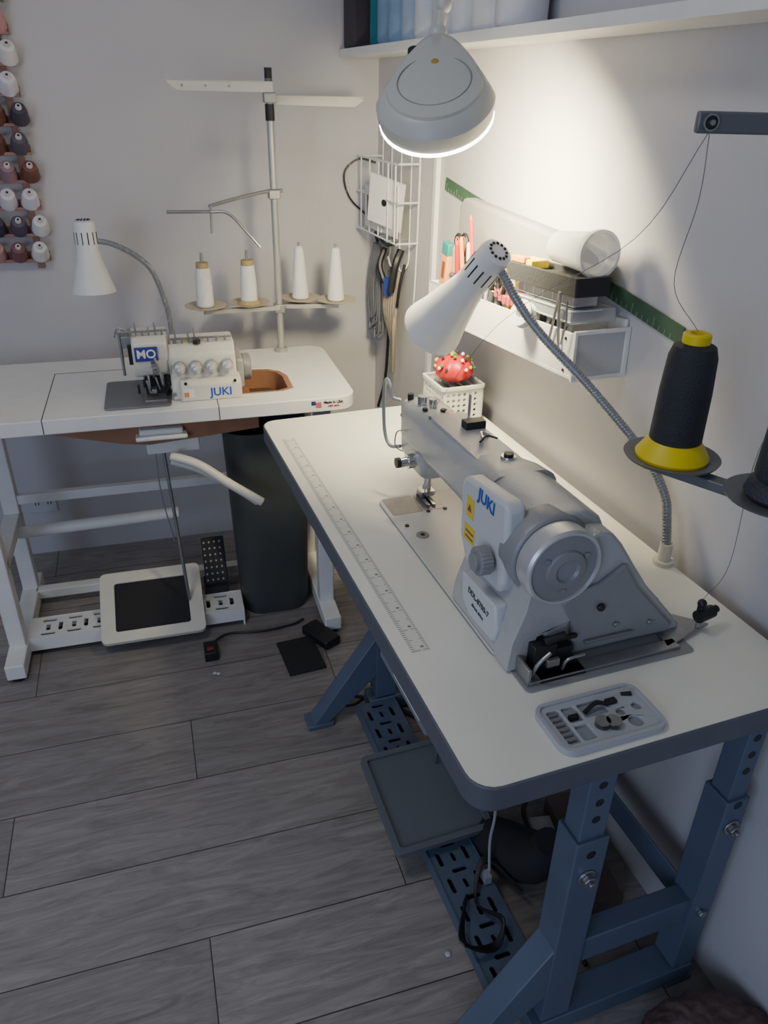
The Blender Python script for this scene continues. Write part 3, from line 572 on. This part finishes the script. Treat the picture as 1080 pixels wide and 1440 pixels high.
for i in range(13):
    f=math.pi*i/12;secs.append([tuple(c+Vector((.046*math.sin(f)*(1+.08*math.cos(8*2*math.pi*j/n))*math.cos(2*math.pi*j/n)+1e-6*j,.046*math.sin(f)*(1+.08*math.cos(8*2*math.pi*j/n))*math.sin(2*math.pi*j/n),-.032*math.cos(f)))) for j in range(n)])
p.loft(secs);p.done()
for nm,cc in (("pins_green",(60,140,70)),("pins_white",(230,225,215)),("pins_gold",(200,160,60)),("pins_dark",(60,50,60))):
    p=g.part(nm,mat(nm,cc,.4))
    for i in range(9):
        a=random.random()*6.28;b=random.uniform(.1,1.5);d=Vector((math.cos(a)*math.sin(b),math.sin(a)*math.sin(b),math.cos(b)))
        q=c+Vector((d.x*.05,d.y*.05,d.z*.04));p.ball(q,.0045,1,8)
    p.done()
# ------------------------------------------------------------------ magnifier lamp
ctr=Vector((.514,1.388,1.456));v=Vector((.35,.937,0)).normalized();z=Vector((0,0,1))
b=(-.58*v+.81*z+Vector((-.10,.03,0))).normalized();u=(.81*v+.58*z);u=(u-b*u.dot(b)).normalized();w=u.cross(b)
g=G("magnifier_lamp",W)
def tear(R,h,ext,n=72):
    out=[]
    for i in range(n):
        a=2*math.pi*i/n-math.pi;c_=math.cos(a);s_=math.sin(a)
        t=max(0,c_);q=ctr+b*h+u*(R*c_+ext*t**2.2)+w*(R*s_*(1-.18*t*(ext/.05)));out.append(tuple(q))
    return out
lw=mat("lamp_white",(186,187,182),.4)
p=g.part("shell",lw,0,ang=30);p.loft([tear(.095,-.020,.055),tear(.099,-.020,.06),tear(.102,-.004,.065),tear(.102,.008,.065),tear(.092,.024,.062),tear(.082,.030,.055),tear(.080,.035,.05),tear(.045,.041,.03),tear(.005,.043,.0)]);p.done()
p=g.part("lens_lid_ring",mat("ring_grey",(130,133,132),.5));p.tube([ctr+b*.0385+u*(.062*math.cos(t*math.pi/16)+.006)+w*.062*math.sin(t*math.pi/16) for t in range(33)],.0012,6,2);p.done()
p=g.part("badge_gold",mat("badge_gold",(170,140,60),.4));q=ctr+b*.0415+u*.050;p.lathe(q,b,[(.007,0),(.006,.0015)],16);p.done()
p=g.part("dark_button",black);q=ctr+b*.024+u*.105-w*.040;p.lathe(q,b,[(.011,0),(.010,.006)],16);p.done()
p=g.part("led_ring",mat("led_ring_glow",(255,255,255),.4,emit=(1,.95,.82,14)));p.loft([tear(.100,-.0205,.058),tear(.100,-.026,.058),tear(.092,-.028,.045),tear(.086,-.0205,.035)],cap=False);p.done()
g.part("lens",mat("lens_glass",(200,225,220),.05,alpha=.6)).lathe(ctr-b*.021,-b,[(.085,0),(.080,.004),(.05,.009),(.001,.012)],40).done()
J=ctr+u*.168+b*.012
p=g.part("joint",lw,.002);p.ball(J,.017);p.cyl(J-Vector((0,0,.01)),J+Vector((.006,.0,.04)),.010);p.ball(J+Vector((.008,.0,.045)),.015);p.done()
A0=J+Vector((.008,0,.05));A1=Vector((.64,1.52,1.98));A2=Vector((.788,1.62,2.10))
p=g.part("arm_bars",white)
for o in (-.012,.012):
    p.tube([A0+Vector((o,0,0)),A1+Vector((o,0,0))],.005,8,smooth=False);p.tube([A1+Vector((o,0,0)),A2+Vector((o*.3,0,0))],.005,8,smooth=False)
p.ball(A1,.022);p.cyl(A2-Vector((0,0,.03)),A2+Vector((0,0,.03)),.015);p.done()
p=g.part("arm_springs",steel);d=(A1-A0)
p.tube([A0+d*(.05+.9*i/240)+Vector((.006*math.cos(i*1.57),.006*math.sin(i*1.57),0)) for i in range(240)],.001,5,smooth=False);p.done()
ld=bpy.data.lights.new("magnifier_light",'AREA');ld.shape='DISK';ld.size=.17;ld.energy=15;ld.color=(1,.86,.54);ld.spread=math.radians(145)
lo=bpy.data.objects.new("magnifier_led",ld);COL.objects.link(lo)
bl=(b+Vector((-.45,0,0))).normalized()
lo.matrix_world=Matrix.Translation(ctr-b*.06)@bl.to_track_quat('Z','Y').to_matrix().to_4x4()
mw=lo.matrix_world.copy();lo.parent=g.e;lo.matrix_world=mw
# ------------------------------------------------------------------ near thread stand, black cones
g=G("cone_thread_stand",T1)
bg=mat("stand_grey",(104,106,110),.4,.3)
P1=(.352,.190);P2=(.396,.052);ZQ=1.058;PO=(.505,.035)
p=g.part("pole",bg);p.cyl((PO[0],PO[1],TZ),(PO[0],PO[1],1.47),.009);p.cyl((PO[0],PO[1],TZ),(PO[0],PO[1],TZ+.012),.02);p.done()
p=g.part("arms",bg,.002);bar(p,(P1[0]-.02,P1[1]+.02,ZQ-.013),(P2[0]+.03,P2[1]-.04,ZQ-.013),.022,.014);bar(p,(P2[0],P2[1],ZQ-.013),(PO[0],PO[1],ZQ-.013),.022,.014)
bar(p,(.228,.118,1.451),(PO[0]+.02,PO[1]-.005,1.449),.008,.019);p.done()
p=g.part("guide_hole",black);q=Vector((.239,.114,1.451))
p.cyl(q-Vector((.0013,.0042,0)),q-Vector((.0019,.0062,0)),.006,n=20);p.done()
p=g.part("guide_ring",steel);p.lathe(q-Vector((.0013,.0042,0)),(-.3,-.95,0),[(.006,0),(.0075,0),(.0075,.003),(.006,.003)],20,cap=False);p.cyl(q-Vector((.0013,.0042,0)),q-Vector((.003,.010,0)),.0025);p.done()
p=g.part("plates",bg)
for a,b_ in (P1,P2): p.lathe((a,b_,ZQ-.006),(0,0,1),[(.008,0),(.045,.002),(.060,.006),(.0615,.009),(.058,.009),(.04,.005),(.008,.005)],40)
p.done()
p=g.part("yellow_cone_base",yellow);p.lathe((P1[0],P1[1],ZQ),(0,0,1),[(.046,0),(.047,.004),(.038,.018),(.030,.028),(.02,.030)],36);p.lathe((P1[0],P1[1],ZQ+.150),(0,0,1),[(.017,0),(.017,.012),(.015,.014),(.009,.014),(.008,.004)],24);p.done()
p=g.part("black_cone",thread_k);p.lathe((P1[0],P1[1],ZQ+.020),(0,0,1),[(.028,0),(.033,.006),(.032,.07),(.0295,.115),(.0255,.128),(.018,.132)],36);p.done()
p=g.part("dark_cone",mat("charcoal_thread",(50,54,64),.55,bump=1.,bscale=400));p.lathe((P2[0],P2[1],ZQ),(0,0,1),[(.036,0),(.040,.006),(.036,.02),(.030,.024),(.033,.03),(.031,.09),(.027,.105),(.02,.11)],36);p.cyl((P2[0],P2[1],ZQ+.105),(P2[0],P2[1],ZQ+.125),.009);p.done()
tk=mat("thread_grey",(120,120,124),.6)
p=g.part("loose_threads",tk)
p.tube([(P1[0],P1[1],ZQ+.165),(.31,.20,1.28),(.26,.13,1.38),(.239,.11,1.446)],.0005,5)
p.tube([(.239,.108,1.447),(.26,.22,1.33),(.24,.40,1.22),(.25,.55,1.12),(.222,.66,TZ+.21)],.0005,5)
p.tube([(P2[0],P2[1],ZQ+.125),(.40,.10,1.10),(.45,.14,.90),(.452,.17,TZ+.06)],.0005,5)
p.done()
# ------------------------------------------------------------------ wall thread rack
g=G("thread_spool_rack",BW);red_w=mat("reddish_wood",(150,112,102),.6,var=.1)
p=g.part("rack_rails",red_w,.001);zr=[1.025+.072*i for i in range(11)]
for z_ in zr: p.box(-1.45,-1.02,-.035,-.001,z_-.012,z_-.004);p.box(-1.45,-1.02,-.010,-.001,z_-.012,z_+.014)
for x in (-1.42,-1.06): p.box(x,x+.018,-.010,-.001,.99,1.80)
p.done()
sc=[(195,140,145),(120,150,128),(225,222,218),(90,84,96),(140,160,188),(208,192,178),(130,84,88),(96,146,108),(222,216,224),(150,118,128),(165,178,192),(185,145,136),(70,66,80),(226,224,222),(112,74,62)]
prt={};random.seed(21);cores=[]
for i,z_ in enumerate(zr):
    for j in range(7):
        k=random.randrange(len(sc))
        if k not in prt: prt[k]=g.part("spools_%d"%k,mat("spool_col_%d"%k,sc[k],.6,bump=.5,bscale=400))
        x=-1.045-.058*j+.014*(i%2);c0=Vector((x,-.022,z_+.006));d0=Vector((.12,-.72,.55)).normalized()
        prt[k].lathe(c0,d0,[(.022,0),(.0255,.002),(.024,.008),(.0225,.03),(.018,.046),(.010,.048)],18);cores.append((c0,d0))
for q_ in prt.values(): q_.done()
p=g.part("spool_cores",mat("core_pale",(215,205,200),.6))
for c0,d0 in cores: p.cyl(c0+d0*.046,c0+d0*.056,.009,.007)
p.done()
p=g.part("core_holes",black)
for c0,d0 in cores: p.cyl(c0+d0*.0562,c0+d0*.0568,.0035)
p.done()
# outlet
g=G("wall_outlet",BW);g.part("cover",panelm,.002).box(-1.245,-1.15,-.006,0,.165,.235).done()
p=g.part("sockets",black)
for x in (-1.22,-1.18): p.box(x,x+.003,-.0065,-.006,.195,.208);p.box(x+.010,x+.013,-.0065,-.006,.195,.208)
p.done()
# ------------------------------------------------------------------ floor things
g=G("waste_bin",T2);bm_=mat("bin_charcoal",(66,70,70),.6,var=.05)
p=g.part("bin",bm_,0,ang=40)
secs=[]
for zz,k in ((0,.82),(.012,.86),(.05,.89),(.60,1.0),(.615,1.04),(.63,1.04),(.63,1.0),(.05,.85)): secs.append([(-.230+a*k,.215+b_*k,zz) for a,b_ in rrect(-.12,.12,-.11,.11,.07,6)])
p.loft(secs);p.done()
g=G("presser_pedal",T2);p=g.part("pedal_arm",rubber,.004);M=Matrix.Translation((-.405,.20,.09))@Matrix.Rotation(math.radians(55),4,'X');p.box(-.04,.03,0,.15,0,.02,M);p.box(-.045,.03,-.03,.03,-.03,.0,M);p.done()
p=g.part("tread_dots",castd)
for i in range(4):
    for j in range(7): p.box(-.035+.016*i,-.030+.016*i,.01+.02*j,.016+.02*j,.02,.022,M)
p.done()
p=g.part("pedal_stand",black,.003);p.box(-.44,-.38,.19,.26,0,.03);p.box(-.41,-.39,.2,.22,.03,.10);p.done()
g=G("rubber_floor_mat",T2);M=Matrix.Translation((-.20,-.105,.002))@Matrix.Rotation(.10,4,'Z');g.part("mat",rubber,.001).box(-.055,.055,-.085,.07,0,.006,M).done()
g=G("foot_switch",T2);M=Matrix.Translation((-.125,-.045,.0))@Matrix.Rotation(.5,4,'Z');p=g.part("switch",black,.008,3);p.box(-.03,.03,-.06,.06,.001,.032,M);p.done()
g=G("power_plug",T2);p=g.part("plug",black,.004);p.box(-.475,-.435,-.07,-.01,.0,.03);p.tube([(-.455,-.01,.015),(-.40,.04,.008),(-.30,.03,.006),(-.2,.04,.006),(-.16,.06,.006)],.004,6);p.done();g.part("plug_lamp",mat("dull_red",(120,50,52),.5),.002).box(-.466,-.446,-.055,-.04,.03,.033).done()
# sewing treadle
g=G("foot_pedal_plate",T1,(.155,.42,.075),Matrix.Rotation(math.radians(8),4,'X'));g.loc=Vector((0,0,0))
pm=mat("pedal_slate",(100,106,114),.5,.1,bump=.3)
p=g.part("plate",pm,.004);p.plate([rrect(-.075,.15,0,.25,.012)],0,.008);p.plate([rrect(-.075,.15,0,.25,.012),rrect(-.062,.137,.013,.237,.006)],.006,.016);p.done()
p=g.part("pivot",slate,.002);p.box(-.06,-.045,.1,.14,-.03,0);p.box(.12,.135,.1,.14,-.03,0);p.done()
p=g.part("rod",steel);p.cyl((.09,.19,.01),(.11,.20,.62),.004);p.done()
g=G("motor_control_box",T1);p=g.part("box",mat("box_grey",(120,124,130),.5),.006);p.box(.07,.17,.30,.52,.54,.70);p.done();g.part("label",white).box(.068,.07,.32,.44,.56,.68).done()
g=G("black_shoe",T1);p=g.part("shoe",rubber,0,ang=60)
p.tube([(.285,.47,.04),(.31,.40,.06),(.335,.34,.08),(.345,.30,.13),(.345,.28,.19)],lambda t:.030+.026*math.sin(math.pi*min(1,t*1.1)),14);p.done()
g=G("cable_tangle",T1);p=g.part("cords",black)
for i in range(6):
    a=random.random()*.03;p.tube([(.16+a,.28+a,.06),(.15-a,.20,.08+a),(.19,.17+a,.065),(.22,.22,.07+a),(.20,.29,.06),(.25,.33+a,.09),(.30,.28,.06)],.003,6)
p.tube([(.36,.20,.03),(.38,.30,.045),(.40,.45,.045),(.46,.52,.02),(.50,.53,.02)],.006,6);p.tube([(.30,.15,.02),(.33,.24,.012),(.36,.18,.012),(.36,.13,.012)],.005,6)
p.tube([(.28,.60,.30),(.32,.52,.16),(.36,.50,.05),(.40,.52,.03)],.005,6);p.tube([(.10,1.0,.02),(.20,.96,.015),(.27,.88,.02),(.33,.80,.02)],.005,6);p.tube([(.14,1.03,.01),(.10,.98,.012),(.16,.95,.012),(.24,1.0,.012)],.004,6)
p.done();p=g.part("grey_cord",mat("cord_grey",(150,152,158),.5));p.tube([(.25,.33,.06),(.26,.36,.13),(.28,.39,.2),(.26,.45,.3)],.003,6);p.box(.235,.25,.32,.34,.055,.075);p.done()
g=G("paper_stack",T1);p=g.part("papers",panelm,.001);M=Matrix.Translation((.41,.36,.002))@Matrix.Rotation(-.2,4,'Z')
p.box(-.01,.04,-.12,.1,.0,.02,M);p.done();p=g.part("folders",mat("folder_brown",(98,86,80),.7),.001);M=Matrix.Translation((.475,.36,.002))@Matrix.Rotation(-.15,4,'Z');p.box(-.02,.04,-.15,.12,0,.05,M);p.done()
p=g.part("metal_strip",steel,.001);M=Matrix.Translation((.395,.30,.022))@Matrix.Rotation(-.1,4,'Z');p.box(-.012,.012,-.07,.07,0,.003,M);p.done()
# fuzzy brown thing, bottom right
g=G("fleece_cushion",T1);fz=mat("brown_fleece",(112,94,90),.95,var=.3,scale=60,bump=1.,bscale=90)
p=g.part("cushion",fz,0,ang=80);p.T=Matrix.Translation((.445,-.115,0))@Matrix.Diagonal((1.15,.95,1,1));p.lathe((0,0,0),(0,0,1),[(.02,0.003),(.10,.004),(.125,.03),(.128,.065),(.115,.095),(.07,.120),(.01,.126)],36);p.T=Matrix.Identity(4);ob=p.done()
sm=ob.modifiers.new("sub",'SUBSURF');sm.levels=2;sm.render_levels=2
tx=bpy.data.textures.new("fz",'CLOUDS');tx.noise_scale=.03;dm=ob.modifiers.new("d",'DISPLACE');dm.texture=tx;dm.strength=.02
g=G("lint_scraps",W);p=g.part("lint",panelm)
for a,b_ in ((.05,1.75),(.06,1.745),(.40,.80),(.25,.62)): p.ball((a,b_,.003),.006,.4,8)
p.done()
# ------------------------------------------------------------------ light
wd=bpy.data.worlds.new("world");scn.world=wd;wd.use_nodes=True;bgn=wd.node_tree.nodes["Background"];bgn.inputs[0].default_value=(.66,.71,.83,1);bgn.inputs[1].default_value=.27
def area(name,loc,tgt,size,en,col):
    l=bpy.data.lights.new(name,'AREA');l.shape='RECTANGLE';l.size=size[0];l.size_y=size[1];l.energy=en;l.color=col;o=bpy.data.objects.new(name,l);COL.objects.link(o);o.location=loc
    o.rotation_euler=(Vector(tgt)-Vector(loc)).to_track_quat('-Z','Y').to_euler()
area("window_daylight",(-1.7,-1.1,1.4),(-.1,.8,.0),(1.2,1.3),26,(.56,.70,1.))
area("ceiling_light",(-.5,.9,2.4),(-.3,1.3,0),(.4,.4),7,(1,.96,.90))
# ------------------------------------------------------------------ camera
pch,rol,yaw,f=.503,.0198,.3044,1068.25
Fv=Vector((math.sin(yaw)*math.cos(pch),math.cos(yaw)*math.cos(pch),-math.sin(pch)));ri=Vector((math.cos(yaw),-math.sin(yaw),0));up=ri.cross(Fv)
r2=ri*math.cos(rol)+up*math.sin(rol);u2=-ri*math.sin(rol)+up*math.cos(rol)
M=Matrix((r2,u2,-Fv)).transposed().to_4x4();M.translation=(0,0,1.469)
cd=bpy.data.cameras.new("camera");cd.sensor_fit='VERTICAL';cd.sensor_height=36;cd.lens=f*36/1440;cd.clip_start=.01
co=bpy.data.objects.new("camera",cd);COL.objects.link(co);co.matrix_world=M;scn.camera=co
